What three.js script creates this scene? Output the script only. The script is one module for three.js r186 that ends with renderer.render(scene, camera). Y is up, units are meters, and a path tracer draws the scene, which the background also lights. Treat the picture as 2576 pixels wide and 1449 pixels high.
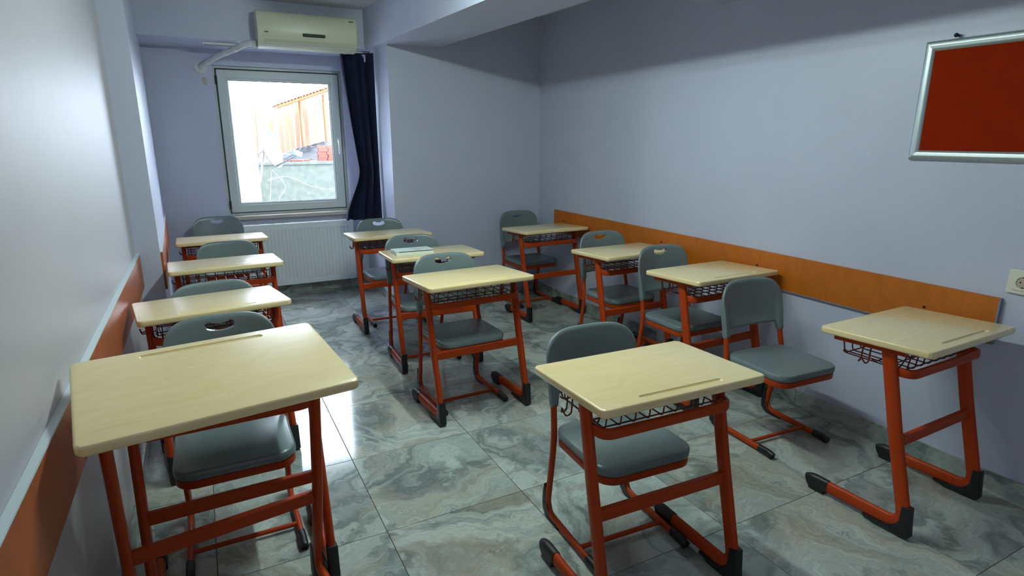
import * as THREE from 'three';
import { RoundedBoxGeometry } from 'three/addons/geometries/RoundedBoxGeometry.js';
import { mergeGeometries, toCreasedNormals } from 'three/addons/utils/BufferGeometryUtils.js';
import { RectAreaLightUniformsLib } from 'three/addons/lights/RectAreaLightUniformsLib.js';
import { Brush, Evaluator, SUBTRACTION } from 'three-bvh-csg';
import { createNoise2D } from 'simplex-noise';

// ---------------------------------------------------------------- camera, sky, sun, exposure
const scene = new THREE.Scene();
const camera = new THREE.PerspectiveCamera(2 * Math.atan(724.5 / 1487) * 180 / Math.PI, 2576 / 1449, 0.05, 200);
{
  const yaw = 0.4794, pitch = -0.249;
  camera.position.set(0.0223, 1.5028, 0.0269);
  camera.lookAt(camera.position.x + Math.sin(yaw) * Math.cos(pitch), camera.position.y + Math.sin(pitch), camera.position.z - Math.cos(yaw) * Math.cos(pitch));
}
scene.background = new THREE.Color().setRGB(0.8, 0.94, 1.16);   // a bright, hazy daytime sky
scene.backgroundIntensity = 18;
const sun = new THREE.DirectionalLight(new THREE.Color().setRGB(1.0, 0.9, 0.76), 5);
sun.position.set(9, 17, 12); sun.target.position.set(1, 0, -12);
sun.castShadow = true; sun.shadow.radius = 1; sun.shadow.mapSize.set(2048, 2048);
Object.assign(sun.shadow.camera, { left: -20, right: 20, top: 20, bottom: -20, near: 1, far: 60 });
scene.add(sun, sun.target);
RectAreaLightUniformsLib.init();
const LAMP = { x: 1.12, y: 2.355, z: -2.4, point: 0.8, area: 108, hallFill: 70 };   // the batten lamp's place and strength, and the added corridor fill
const renderer = new THREE.WebGLRenderer({ antialias: true });
renderer.toneMapping = THREE.LinearToneMapping;
renderer.toneMappingExposure = 1.0;
renderer.shadowMap.enabled = true;

// ---------------------------------------------------------------- helpers
let seed = 7;
const rnd = () => { seed = (seed * 1664525 + 1013904223) >>> 0; return seed / 4294967296; };
const V = (x, y, z) => new THREE.Vector3(x, y, z);
const names = {};
const numbered = (n) => { names[n] = (names[n] ?? -1) + 1; return names[n] ? `${n}_${String(names[n]).padStart(3, '0')}` : n; };
function mesh(name, geo, mat, parent) {
  const m = new THREE.Mesh(geo, mat); m.castShadow = m.receiveShadow = true;
  m.name = parent ? name : numbered(name);
  (parent ?? scene).add(m); return m;
}
function tag(o, label, category, group) { Object.assign(o.userData, { label, category }); if (group) o.userData.group = group; return o; }
function thing(name, label, category, [x, y, z] = [0, 0, 0], turn = 0, group) {
  const g = new THREE.Group(); g.name = numbered(name); g.position.set(x, y, z); g.rotation.y = turn; scene.add(g);
  return tag(g, label, category, group);
}
function struct(o, label, category) { o.userData.kind = 'structure'; if (label) { o.userData.label = label; o.userData.category = category; } return o; }
function copy(src, label, [x, y, z], turn) {
  const c = src.clone(); c.name = numbered(src.name.replace(/_\d{3}$/, '')); c.userData = { ...src.userData, label };
  c.position.set(x, y, z); c.rotation.y = turn; scene.add(c); return c;
}
const flat = (g) => { const h = g.index ? g.toNonIndexed() : g; for (const k of Object.keys(h.attributes)) if (!['position', 'normal', 'uv'].includes(k)) h.deleteAttribute(k); return h; };
const join = (list) => mergeGeometries(list.map(flat));
const bx = (x0, x1, y0, y1, z0, z1) => new THREE.BoxGeometry(x1 - x0, y1 - y0, z1 - z0).translate((x0 + x1) / 2, (y0 + y1) / 2, (z0 + z1) / 2);
const rbx = (x0, x1, y0, y1, z0, z1, r = 0.004, s = 2) => new RoundedBoxGeometry(x1 - x0, y1 - y0, z1 - z0, s, r).translate((x0 + x1) / 2, (y0 + y1) / 2, (z0 + z1) / 2);
// texture coordinates in metres, taken from the side each triangle faces
function metres(geo, off = [0, 0]) {
  const g = flat(geo), p = g.attributes.position, uv = new Float32Array(p.count * 2), a = V(), b = V(), c = V();
  for (let i = 0; i < p.count; i += 3) {
    a.fromBufferAttribute(p, i); b.fromBufferAttribute(p, i + 1); c.fromBufferAttribute(p, i + 2);
    const n = b.clone().sub(a).cross(c.clone().sub(a)), ax = Math.abs(n.x), ay = Math.abs(n.y), az = Math.abs(n.z);
    [a, b, c].forEach((q, k) => {
      const [u, v] = ay >= ax && ay >= az ? [q.x, q.z] : ax >= az ? [q.z, q.y] : [q.x, q.y];
      uv[(i + k) * 2] = u + off[0]; uv[(i + k) * 2 + 1] = v + off[1];
    });
  }
  g.setAttribute('uv', new THREE.BufferAttribute(uv, 2)); return g;
}
// a prism standing on the ground plan `pts` ([x, z] pairs)
function prism(pts, y0, y1) {
  const s = new THREE.Shape(pts.map(([x, z]) => new THREE.Vector2(x, -z)));
  return new THREE.ExtrudeGeometry(s, { depth: y1 - y0, bevelEnabled: false }).rotateX(-Math.PI / 2).translate(0, y0, 0);
}
function roundRect(w, h, r) {
  const s = new THREE.Shape(), x = -w / 2, y = -h / 2;
  s.moveTo(x + r, y).lineTo(x + w - r, y).absarc(x + w - r, y + r, r, -Math.PI / 2, 0, false).lineTo(x + w, y + h - r).absarc(x + w - r, y + h - r, r, 0, Math.PI / 2, false)
    .lineTo(x + r, y + h).absarc(x + r, y + h - r, r, Math.PI / 2, Math.PI, false).lineTo(x, y + r).absarc(x + r, y + r, r, Math.PI, Math.PI * 1.5, false);
  return s;
}
// corners of a polyline rounded off
function fillet(pts, r, n = 6) {
  const out = [pts[0].clone()];
  for (let i = 1; i < pts.length - 1; i++) {
    const p = pts[i], a = pts[i - 1].clone().sub(p), b = pts[i + 1].clone().sub(p), rr = Array.isArray(r) ? r[i] : r;
    const d = Math.min(rr, a.length() * 0.48, b.length() * 0.48), s = p.clone().addScaledVector(a.normalize(), d), e = p.clone().addScaledVector(b.normalize(), d);
    for (let k = 0; k <= n; k++) { const t = k / n; out.push(s.clone().multiplyScalar((1 - t) ** 2).addScaledVector(p, 2 * t * (1 - t)).addScaledVector(e, t * t)); }
  }
  out.push(pts[pts.length - 1].clone()); return out;
}
// oval tube: `a` half-width along `side`, `b` half-width across it
function sweep(pts, a, b, side = V(1, 0, 0), seg = 12, square = 1) {
  const pos = [], idx = [], uv = [], n = pts.length; let along = 0;
  const ring = (i) => {
    const t = pts[Math.min(i + 1, n - 1)].clone().sub(pts[Math.max(i - 1, 0)]).normalize();
    const up = t.clone().cross(side).normalize(), s = up.clone().cross(t).normalize(), o = [];
    for (let k = 0; k < seg; k++) {
      const f = k / seg * Math.PI * 2, c = Math.cos(f), d = Math.sin(f), q = (v) => Math.sign(v) * Math.abs(v) ** square;
      o.push(pts[i].clone().addScaledVector(s, a * q(c)).addScaledVector(up, b * q(d)));
    }
    return o;
  };
  const rings = pts.map((_, i) => ring(i));
  rings.forEach((o, i) => { if (i) along += pts[i].distanceTo(pts[i - 1]); o.forEach((q, k) => { pos.push(q.x, q.y, q.z); uv.push(k / seg, along); }); });
  for (let i = 0; i < n - 1; i++) for (let k = 0; k < seg; k++) { const k2 = (k + 1) % seg, p = i * seg; idx.push(p + k, p + seg + k, p + k2, p + k2, p + seg + k, p + seg + k2); }
  for (const [i, flip] of [[0, 0], [n - 1, 1]]) {
    const base = pos.length / 3; rings[i].forEach((q) => { pos.push(q.x, q.y, q.z); uv.push(0, 0); }); const c = pts[i]; pos.push(c.x, c.y, c.z); uv.push(0, 0);
    for (let k = 0; k < seg; k++) { const k2 = (k + 1) % seg; flip ? idx.push(base + k2, base + k, base + seg) : idx.push(base + k, base + k2, base + seg); }
  }
  const g = new THREE.BufferGeometry();
  g.setAttribute('position', new THREE.Float32BufferAttribute(pos, 3)); g.setAttribute('uv', new THREE.Float32BufferAttribute(uv, 2)); g.setIndex(idx);
  // make sure faces look outwards
  g.computeVertexNormals();
  const nn = g.attributes.normal, m = Math.floor(n / 2) * seg, out = V(pos[m * 3], pos[m * 3 + 1], pos[m * 3 + 2]).sub(pts[Math.floor(n / 2)]);
  if (out.dot(V(nn.getX(m), nn.getY(m), nn.getZ(m))) < 0) { for (let i = 0; i < idx.length; i += 3) [idx[i], idx[i + 1]] = [idx[i + 1], idx[i]]; g.setIndex(idx); g.computeVertexNormals(); }
  return g;
}
const wire = (pts, r, seg = 6) => {
  const d = pts[pts.length - 1].clone().sub(pts[0]).normalize(), s = Math.abs(d.x) < 0.7 ? V(1, 0.02, 0.03) : V(0.02, 0.03, 1);
  return sweep(pts, r, r, s, seg);
};
const csg = new Evaluator(); csg.attributes = ['position', 'normal', 'uv']; csg.useGroups = false;
const cut = (a, b) => { const A = new Brush(a), B = new Brush(b); A.updateMatrixWorld(); B.updateMatrixWorld(); return csg.evaluate(A, B, SUBTRACTION).geometry; };

// ---------------------------------------------------------------- textures
function dataTexture(n, fill, srgb = true) {
  const d = new Uint8Array(n * n * 4), c = [0, 0, 0];
  for (let y = 0; y < n; y++) for (let x = 0; x < n; x++) { fill(x / n, y / n, c, x, y); const i = (y * n + x) * 4; for (let k = 0; k < 3; k++) d[i + k] = Math.max(0, Math.min(255, c[k])); d[i + 3] = 255; }
  const t = new THREE.DataTexture(d, n, n, THREE.RGBAFormat); t.wrapS = t.wrapT = THREE.RepeatWrapping; t.magFilter = THREE.LinearFilter; t.minFilter = THREE.LinearMipmapLinearFilter;
  if (srgb) t.colorSpace = THREE.SRGBColorSpace; t.needsUpdate = true; return t;
}
const nz = createNoise2D(rnd), fbm = (x, y, o) => { let s = 0, a = 0.5; for (let i = 0; i < o; i++) { s += a * nz(x, y); x = x * 2.03 + 11.3; y = y * 2.03 - 7.1; a *= 0.5; } return s; };
const mixc = (c, r, g, b, t) => { c[0] += (r - c[0]) * t; c[1] += (g - c[1]) * t; c[2] += (b - c[2]) * t; };
const sm = (a, b, x) => { const t = Math.max(0, Math.min(1, (x - a) / (b - a))); return t * t * (3 - 2 * t); };
// polished stone-look porcelain, 2 m of it: streaming cloudy bands with torn edges, thin dark veins, beige and rosy patches
const stoneTex = dataTexture(1600, (u, v, c) => {
  const x = u * 2, y = v * 2;
  const wx = fbm(x * 0.9 + 3, y * 0.9, 3), wy = fbm(x * 0.9 - 5, y * 0.9 + 8, 3), rx = fbm(x * 9, y * 9 + 3, 4), ry = fbm(x * 9 - 6, y * 9, 4);
  const px = x + wx * 0.42 + rx * 0.05, py = y + wy * 0.42 + ry * 0.05, s = px * 0.8 + py * 0.6, w = -px * 0.6 + py * 0.8;
  const cloud = fbm(s * 0.9, w * 2.1, 2), streak = fbm(s * 2.4 + 7, w * 8.5, 6), fine = fbm(px * 30, py * 30, 4), grain = fbm(s * 12, w * 46, 4);
  const dark = cloud * 0.75 + streak * 0.6 + fine * 0.06;
  c[0] = 178; c[1] = 184; c[2] = 179;
  mixc(c, 150, 157, 154, sm(0.02, 0.26, dark) * 0.8);
  mixc(c, 203, 209, 203, sm(0.02, 0.3, -dark + grain * 0.12) * 0.7);
  mixc(c, 116, 123, 122, sm(0.22, 0.44, dark + grain * 0.22) * 0.75);
  mixc(c, 175, 166, 148, sm(0.08, 0.42, fbm(px * 1.2 + 20, py * 1.2, 4)) * 0.5);
  mixc(c, 168, 154, 149, sm(0.2, 0.42, fbm(px * 2.1 - 20, py * 2.1 + 4, 4)) * 0.35);
  const e = streak * 0.9 + cloud * 0.5 - 0.1; mixc(c, 104, 110, 109, (e > 0 ? 1 - sm(0, 0.03 + 0.05 * Math.max(0, fine + 0.2), e) : 0) * sm(-0.02, 0.3, fbm(x * 2.1 + 40, y * 2.1, 3)) * 0.7);
  const k2 = fine * 11 + grain * 13; for (let k = 0; k < 3; k++) c[k] += k2;
});
// pale maple laminate: long faint streaks
const mapleTex = dataTexture(512, (u, v, c) => {
  const x = u * 0.7, y = v * 0.7, g = fbm(x * 2.2, y * 26 + fbm(x * 3, y * 3, 2) * 2, 4), k = fbm(x * 5, y * 90, 3);
  c[0] = 234 + g * 4 + k * 4; c[1] = 210 + g * 5 + k * 4; c[2] = 156 + g * 7 + k * 5;
  const d = nz(x * 60 + 5, y * 60); if (d > 0.955) mixc(c, 150, 135, 100, 0.35);
});
// rolled wall paint: fine stipple relief and very slight unevenness of tone
const rollTex = dataTexture(512, (u, v, c) => { const h = 128 + 70 * fbm(u * 60, v * 60, 3) + 26 * fbm(u * 4, v * 4, 2); c[0] = c[1] = c[2] = h; }, false);
rollTex.repeat.set(1.6, 1.6);
const paintTex = dataTexture(512, (u, v, c) => { const n = fbm(u * 5, v * 5, 4) * 2.5 + fbm(u * 40, v * 40, 2) * 1.5; c[0] = 238 + n; c[1] = 238 + n; c[2] = 240 + n; });
paintTex.repeat.set(0.5, 0.5);
const boardTex = dataTexture(512, (u, v, c) => { const n = fbm(u * 14, v * 4, 4) * 14 + nz(u * 210, v * 210) * 7; c[0] = 226 + n; c[1] = 222 + n; c[2] = 214 + n; });
const feltTex = dataTexture(512, (u, v, c) => { const n = nz(u * 190, v * 190) * 26 + fbm(u * 6, v * 6, 3) * 9; c[0] = 215 + n; c[1] = 210 + n; c[2] = 205 + n; });
const weaveTex = dataTexture(256, (u, v, c) => { const a = Math.sin((u + v) * 130) * 0.5 + 0.5, b = Math.sin((u - v) * 130) * 0.5 + 0.5; c[0] = c[1] = c[2] = 90 + 100 * (a > b ? a : b); }, false);
weaveTex.repeat.set(4, 4);
const concreteTex = dataTexture(512, (u, v, c) => { const n = fbm(u * 5, v * 5, 5) * 30 + fbm(u * 40, v * 40, 2) * 10; c[0] = 205 + n; c[1] = 214 + n; c[2] = 206 + n; });

// ---------------------------------------------------------------- materials
const std = (color, roughness, more = {}) => new THREE.MeshStandardMaterial({ color, roughness, ...more });
const phys = (color, roughness, more = {}) => new THREE.MeshPhysicalMaterial({ color, roughness, ...more });
const M = {
  wall: phys('#cacedf', 0.42, { map: paintTex, bumpMap: rollTex, bumpScale: 0.0004 }),
  gloss: phys('#c2bdc0', 0.46, { map: paintTex, bumpMap: rollTex, bumpScale: 0.0002 }),
  ceil: std('#e2e4ec', 0.8, { map: paintTex }),
  stone: [0, 1, 2].map((k) => phys(['#f2f4f2', '#e6eae8', '#eaeae6'][k], 0.1, { map: stoneTex })),
  grout: std('#4a4d4b', 0.9),
  maple: phys('#ffffff', 0.27, { map: mapleTex, clearcoat: 0.6, clearcoatRoughness: 0.2 }),
  steel: phys('#a93c12', 0.35, { specularIntensity: 0.35 }),
  wire: phys('#6d1d14', 0.35),
  rubber: std('#151617', 0.45),
  seat: phys('#6c797b', 0.3, { bumpMap: weaveTex, bumpScale: 0.0003 }),
  plain: phys('#6e7a7b', 0.36),
  pvc: phys('#c3cbc6', 0.35),
  gasket: std('#2c3233', 0.7),
  glass: phys('#ffffff', 0.0, { transmission: 1, thickness: 0, ior: 1.5 }),
  chrome: std('#c9cccf', 0.25, { metalness: 1 }),
  alu: std('#b9c3c3', 0.38, { metalness: 0.75 }),
  felt: phys('#a02903', 0.95, { map: feltTex, specularIntensity: 0.2 }),
  board: phys('#d0720a', 0.5, { map: boardTex }),
  boardRed: phys('#b8612a', 0.42, { map: boardTex }),
  edge: std('#cdd6da', 0.5),
  greyEdge: std('#828a99', 0.6),
  acBody: phys('#cfd0b4', 0.35),
  acFlap: phys('#c9cab2', 0.3),
  black: std('#08090a', 0.5),
  navy: std('#0b1536', 0.9, { side: THREE.DoubleSide }),
  white: phys('#d9dcda', 0.45),
  radiator: phys('#e6ebe8', 0.4),
  tape: std('#cfd3cf', 0.7),
  sill: phys('#b5ab9c', 0.35),
  cream: phys('#d9d6c4', 0.4),
};

// ---------------------------------------------------------------- the room
const XR = 2.955, XL = -0.36, ZA = -5.04, ZW = -6.06, ZF = 1.1, YC = 2.565;
const floor = struct(new THREE.Group(), 'polished grey marbled tile floor', 'floor'); floor.name = 'floor'; scene.add(floor);
mesh('floor_base', bx(-0.6, 3.2, -0.15, -0.0035, ZW - 0.3, ZF + 0.2), M.grout, floor);
{
  const T = 0.6, x0 = 0.518, z0 = -3.1916, j = 0.0012;
  for (let r = -5; r <= 7; r++) for (let q = -2; q <= 4; q++) {
    const a = Math.max(x0 + q * T, -0.42), b = Math.min(x0 + (q + 1) * T, 3.0), c = Math.max(z0 + (r - 1) * T, ZW - 0.05), d = Math.min(z0 + r * T, ZF + 0.05);
    if (b - a < 0.02 || d - c < 0.02) continue;
    const g = metres(rbx(a + j, b - j, -0.02, 0, c + j, d - j, 0.0012, 1));
    const uv = g.attributes.uv, turn = Math.floor(rnd() * 4), ou = rnd() * 0.68, ov = rnd() * 0.68;
    for (let i = 0; i < uv.count; i++) {
      let u = (uv.getX(i) - a) / 2, v = (uv.getY(i) - c) / 2;
      if (turn & 1) [u, v] = [v, 0.3 - u]; if (turn & 2) [u, v] = [0.3 - u, 0.3 - v];
      uv.setXY(i, ou + u, ov + v);
    }
    mesh('tile', g, M.stone[Math.floor(rnd() * 3)], floor);
  }
}
const wallR = struct(mesh('wall_right', metres(bx(XR, XR + 0.2, 0, 2.75, ZA, ZF)), M.wall), 'lilac painted wall with the orange board and pinboard', 'wall');
struct(mesh('wall_front', metres(bx(-0.6, XR + 0.2, 0, 2.75, ZF, ZF + 0.2)), M.wall), 'lilac painted wall', 'wall');
struct(mesh('wall_left', metres(join([bx(XL - 0.2, XL, 0, 2.75, -3.97, 0.1), bx(XL - 0.2, XL, 2.06, 2.75, 0.1, 1.0), bx(XL - 0.2, XL, 0, 2.75, 1.0, ZF)])), M.gloss), 'glossy pale lilac wall', 'wall');
struct(mesh('wall_left_pier', metres(prism([[XL - 0.2, -3.97], [-0.237, -3.97], [-0.298, ZW], [XL - 0.2, ZW]], 0, 2.75)), M.wall), 'pier stepping out of the glossy wall', 'wall');
struct(mesh('wall_back_pier', metres(bx(1.5, XR + 0.2, 0, 2.75, ZW - 0.25, ZA)), M.wall), 'lilac pier wall beside the navy curtain', 'wall');
// unseen doorway and corridor, inferred and added to lift the room's shadows
struct(mesh('added_door_1', join([rbx(XL - 0.215, XL + 0.012, 0, 2.06, 0.07, 0.1, 0.004), rbx(XL - 0.215, XL + 0.012, 0, 2.06, 1.0, 1.03, 0.004), rbx(XL - 0.215, XL + 0.012, 2.055, 2.085, 0.07, 1.03, 0.004)]), M.white), 'white frame of the unseen open doorway added for fill light', 'door frame');
struct(mesh('wall_corridor', metres(join([bx(-2.2, -2.0, 0, 2.75, -1.5, 2.6), bx(-2.0, XL - 0.2, 0, 2.75, -1.7, -1.5), bx(-2.0, XL - 0.2, 0, 2.75, 2.6, 2.8), bx(XL - 0.25, XL - 0.2, 0, 2.75, ZF, 2.6)])), M.ceil), 'white wall of the added corridor', 'wall');
struct(mesh('ceiling_corridor', bx(-2.2, -0.6, YC, 2.75, -1.7, 2.8), M.ceil), 'white ceiling of the added corridor', 'ceiling');
struct(mesh('floor_corridor', metres(bx(-2.2, -0.421, -0.1, -0.001, -1.7, 2.8)), M.stone[0]), 'grey stone floor of the added corridor', 'floor');
const W0 = 0.222, W1 = 1.338, H0 = 0.79, H1 = 2.122;
const wallB = struct(mesh('wall_back', metres(join([bx(XL - 0.2, W0, 0, 2.75, ZW - 0.25, ZW), bx(W1, 1.5, 0, 2.75, ZW - 0.25, ZW), bx(W0, W1, 0, H0, ZW - 0.25, ZW), bx(W0, W1, H1, 2.75, ZW - 0.25, ZW)])), M.wall), 'lilac painted window wall', 'wall');
{ const sh = new THREE.Shape([[-0.018, 0.03], [0.002, 0.036], [0.02, 0.026], [0.022, -0.004], [0.015, -0.03], [0.0, -0.034], [-0.012, -0.012], [-0.02, 0.008]].map(([x, y]) => new THREE.Vector2(x, y))); mesh('filler_patch', new THREE.ExtrudeGeometry(sh, { depth: 0.0006, bevelEnabled: false }).translate(0.152, 1.98, ZW), std('#b9b5a2', 0.8), wallB); }
struct(mesh('wall_back_header', metres(bx(-0.32, 1.5, 2.25, 2.75, ZW, -5.45)), M.wall), 'lilac header over the window niche', 'wall');
struct(mesh('ceiling', metres(bx(-0.6, XR + 0.2, YC, 2.8, ZW, ZF + 0.2)), M.ceil), 'white ceiling', 'ceiling');
struct(mesh('ceiling_beam', metres(prism([[1.42, -5.45], [1.942, -5.15], [1.942 + 0.055 * 6.3, ZF], [1.42 + 0.055 * 6.55, ZF]], 2.245, 2.7)), M.wall), 'painted ceiling beam running the length of the room', 'beam');
struct(mesh('ceiling_cross_beam', metres(bx(2.03, XR + 0.05, 2.285, 2.7, -2.86, -2.5)), M.wall), 'short painted beam between the long beam and the wall', 'beam');
// skirting tiles
{
  const run = (name, from, to, nx, nzv) => {
    const g = struct(new THREE.Group(), 'grey stone skirting tiles', 'skirting'); g.name = name; scene.add(g);
    const L = Math.hypot(to[0] - from[0], to[1] - from[1]), dx = (to[0] - from[0]) / L, dz = (to[1] - from[1]) / L;
    for (let s = 0; s < L - 0.01; s += 0.6) {
      const l = Math.min(0.6, L - s) - 0.002, b = metres(rbx(0, l, -0.002, 0.088, 0, 0.011, 0.002, 1), [rnd(), rnd()]);
      const uv = b.attributes.uv; for (let i = 0; i < uv.count; i++) uv.setXY(i, uv.getX(i) / 2, uv.getY(i) / 2);
      const m = mesh('skirting_tile', b, M.stone[1], g); m.position.set(from[0] + dx * s, 0, from[1] + dz * s); m.rotation.y = Math.atan2(-dz, dx);
    }
  };
  run('baseboard_right', [XR, ZA + 0.012], [XR, ZF]); run('baseboard_back', [1.5, ZA], [XR - 0.011, ZA]); run('baseboard_window', [-0.29, ZW], [1.5, ZW]);
  run('baseboard_left', [XL, ZF], [XL, -3.97]); run('baseboard_pier', [1.5, ZW + 0.012], [1.5, ZA]); run('baseboard_left_pier', [XL + 0.012, -3.97], [-0.237, -3.97]);
}
// guard boards along the walls
{
  const t = thing('guard_board', 'long orange laminated guard board screwed along the lilac wall under the pinboard', 'wall board', [XR, 0, -2.93]);
  mesh('panel', metres(bx(-0.02, -0.0005, 0.65, 0.85, -1.79, 1.78)), M.board, t);
  mesh('edge_strip', join([bx(-0.0205, -0.0005, 0.6465, 0.65, -1.79, 1.785), bx(-0.0205, -0.0005, 0.6465, 0.85, 1.7805, 1.786)]), M.greyEdge, t);
  for (const [z, y] of [[-1.62, 0.765], [-0.3, 0.77], [0.55, 0.76], [1.5, 0.742], [-0.95, 0.76]]) mesh('screw', new THREE.CylinderGeometry(0.006, 0.006, 0.004, 10).rotateZ(Math.PI / 2).translate(-0.0215, y, z), M.rubber, t);
  const l = thing('guard_board', 'brown laminated guard board with a pale top edge along the glossy wall', 'wall board', [XL, 0, -1.6]);
  mesh('panel', metres(bx(0.0005, 0.0195, 0.65, 0.846, -2.36, 2.6)), M.boardRed, l); mesh('edge_strip', bx(0.0005, 0.02, 0.8465, 0.852, -2.368, 2.6), M.edge, l);
  mesh('edge_end', bx(0.0005, 0.0195, 0.65, 0.846, -2.368, -2.3605), M.boardRed, l);
  const f = thing('guard_board', 'short brown guard board with a pale top edge on the pier beside the window wall', 'wall board', [-0.237, 0, -3.975], 0.0292);
  mesh('panel', metres(bx(0.0005, 0.012, 0.62, 0.846, -2.03, -0.01)), M.boardRed, f); mesh('edge_strip', bx(0.0005, 0.0125, 0.8465, 0.852, -2.03, -0.005), M.edge, f);
}

// ---------------------------------------------------------------- window, sill, radiator, curtain, air conditioner
{
  const w = struct(new THREE.Group(), 'single casement window in a grey-white plastic frame', 'window'); w.name = 'window_1'; w.position.z = -0.03; scene.add(w);
  const ring = (x0, x1, y0, y1, b, z0, z1, r = 0.006) => join([rbx(x0, x0 + b, y0, y1, z0, z1, r), rbx(x1 - b, x1, y0, y1, z0, z1, r), rbx(x0 + b - r, x1 - b + r, y0, y0 + b, z0, z1, r), rbx(x0 + b - r, x1 - b + r, y1 - b, y1, z0, z1, r)]);
  mesh('frame', ring(W0 - 0.006, W1 + 0.006, H0 - 0.006, H1 + 0.006, 0.055, -6.15, -6.088), M.pvc, w);
  mesh('seal', ring(W0 + 0.02, W1 - 0.02, H0 + 0.02, H1 - 0.02, 0.04, -6.13, -6.0875, 0.001), M.gasket, w);
  const sa = mesh('sash', ring(W0 + 0.03, W1 - 0.028, H0 + 0.028, H1 - 0.03, 0.072, -6.14, -6.073, 0.008), M.pvc, w);
  mesh('glazing_bead', ring(W0 + 0.098, W1 - 0.096, H0 + 0.096, H1 - 0.098, 0.02, -6.125, -6.082, 0.004), M.pvc, sa);
  mesh('glazing_seal', ring(W0 + 0.115, W1 - 0.113, H0 + 0.113, H1 - 0.115, 0.006, -6.12, -6.09, 0.001), M.gasket, sa);
  mesh('pane', bx(W0 + 0.11, W1 - 0.11, H0 + 0.11, H1 - 0.11, -6.108, -6.107).scale(1, 1, 1), M.glass, w);
  const h = mesh('handle', join([rbx(-0.014, 0.014, -0.035, 0.035, 0, 0.012, 0.005), rbx(-0.009, 0.009, -0.012, 0.012, 0.01, 0.045, 0.004), rbx(-0.01, 0.01, -0.125, 0.014, 0.034, 0.05, 0.006)]), M.white, w); h.position.set(W1 - 0.062, 1.47, -6.073);
  for (const y of [H1 - 0.12, H0 + 0.1]) mesh('hinge', join([new THREE.CylinderGeometry(0.009, 0.009, 0.075, 12).translate(W0 + 0.024, y, -6.078), bx(W0 + 0.02, W0 + 0.05, y - 0.03, y + 0.03, -6.079, -6.074)]), M.gasket, w);
  struct(mesh('trim_1', metres(rbx(W0 - 0.05, W1 + 0.04, H0 - 0.03, H0 + 0.002, ZW - 0.1, ZW + 0.055, 0.004)), M.sill), 'beige stone window sill', 'window sill');
}
{
  const r = thing('radiator', 'white fluted panel radiator under the window', 'radiator', [0.66, 0.112, -5.99]);
  const hw = 0.665, ht = 0.6, n = 37, pitch = 0.0345, s = new THREE.Shape(), x0 = -n * pitch / 2;
  s.moveTo(-hw, 0); s.lineTo(x0, 0);
  for (let i = 0; i < n; i++) { const a = x0 + i * pitch; s.lineTo(a + 0.004, -0.007).lineTo(a + 0.010, -0.007).lineTo(a + 0.0145, 0).lineTo(a + pitch, 0); }
  s.lineTo(hw, 0).lineTo(hw, -0.014).lineTo(-hw, -0.014);
  const fl = new THREE.ExtrudeGeometry(s, { depth: ht - 0.1, bevelEnabled: false }).rotateX(-Math.PI / 2);   // plan (x, z = -y)
  fl.scale(1, 1, -1); { const i = fl.index, p = fl.attributes.position; if (!i) for (let k = 0; k < p.count; k += 3) { for (const at of Object.values(fl.attributes)) for (let c = 0; c < at.itemSize; c++) { const q = at.array[(k + 1) * at.itemSize + c]; at.array[(k + 1) * at.itemSize + c] = at.array[(k + 2) * at.itemSize + c]; at.array[(k + 2) * at.itemSize + c] = q; } } fl.computeVertexNormals(); }
  fl.translate(0, 0.045, 0.058);
  mesh('front_panel', join([fl, rbx(-hw, hw, 0, 0.05, 0.044, 0.059, 0.004), rbx(-hw, hw, ht - 0.06, ht, 0.044, 0.059, 0.004)]), M.radiator, r);
  mesh('back_panel', rbx(-hw, hw, 0.005, ht - 0.005, -0.045, -0.03, 0.004), M.radiator, r);
  for (const x of [-hw, hw]) mesh('side_cover', rbx(x - 0.003, x + 0.003, 0.01, ht, -0.045, 0.056, 0.001), M.radiator, r);
  const slots = []; for (let i = 0; i < 74; i++) slots.push(bx(-hw + 0.012 + i * 0.0178, -hw + 0.021 + i * 0.0178, ht - 0.004, ht + 0.001, -0.035, 0.044));
  mesh('top_grille', join([...slots, bx(-hw, hw, ht - 0.003, ht + 0.002, 0.04, 0.05), bx(-hw, hw, ht - 0.003, ht + 0.002, -0.045, -0.033)]), M.radiator, r);
  mesh('valve', join([new THREE.CylinderGeometry(0.014, 0.014, 0.05, 12).rotateZ(Math.PI / 2).translate(-hw - 0.04, 0.57, 0), new THREE.CylinderGeometry(0.02, 0.017, 0.055, 14).translate(-hw - 0.065, 0.59, 0)]), M.rubber, r);
  mesh('feed_pipe', wire([V(-hw - 0.065, 0.56, 0), V(-hw - 0.065, -0.11, 0)], 0.008, 10), M.white, r);
  for (const x of [-0.45, 0.45]) mesh('bracket', bx(x - 0.015, x + 0.015, 0.05, 0.5, -0.069, -0.046), M.radiator, r);
}
{
  const r = thing('curtain_rail', 'white curtain track fixed under the header above the window', 'curtain rail', [0, 2.25, -5.62]);
  mesh('track', rbx(0.16, 1.495, -0.022, -0.0005, -0.03, 0.03, 0.003), M.white, r);
  mesh('slot', bx(0.17, 1.49, -0.0235, -0.0215, -0.006, 0.006), M.gasket, r);
}
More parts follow.
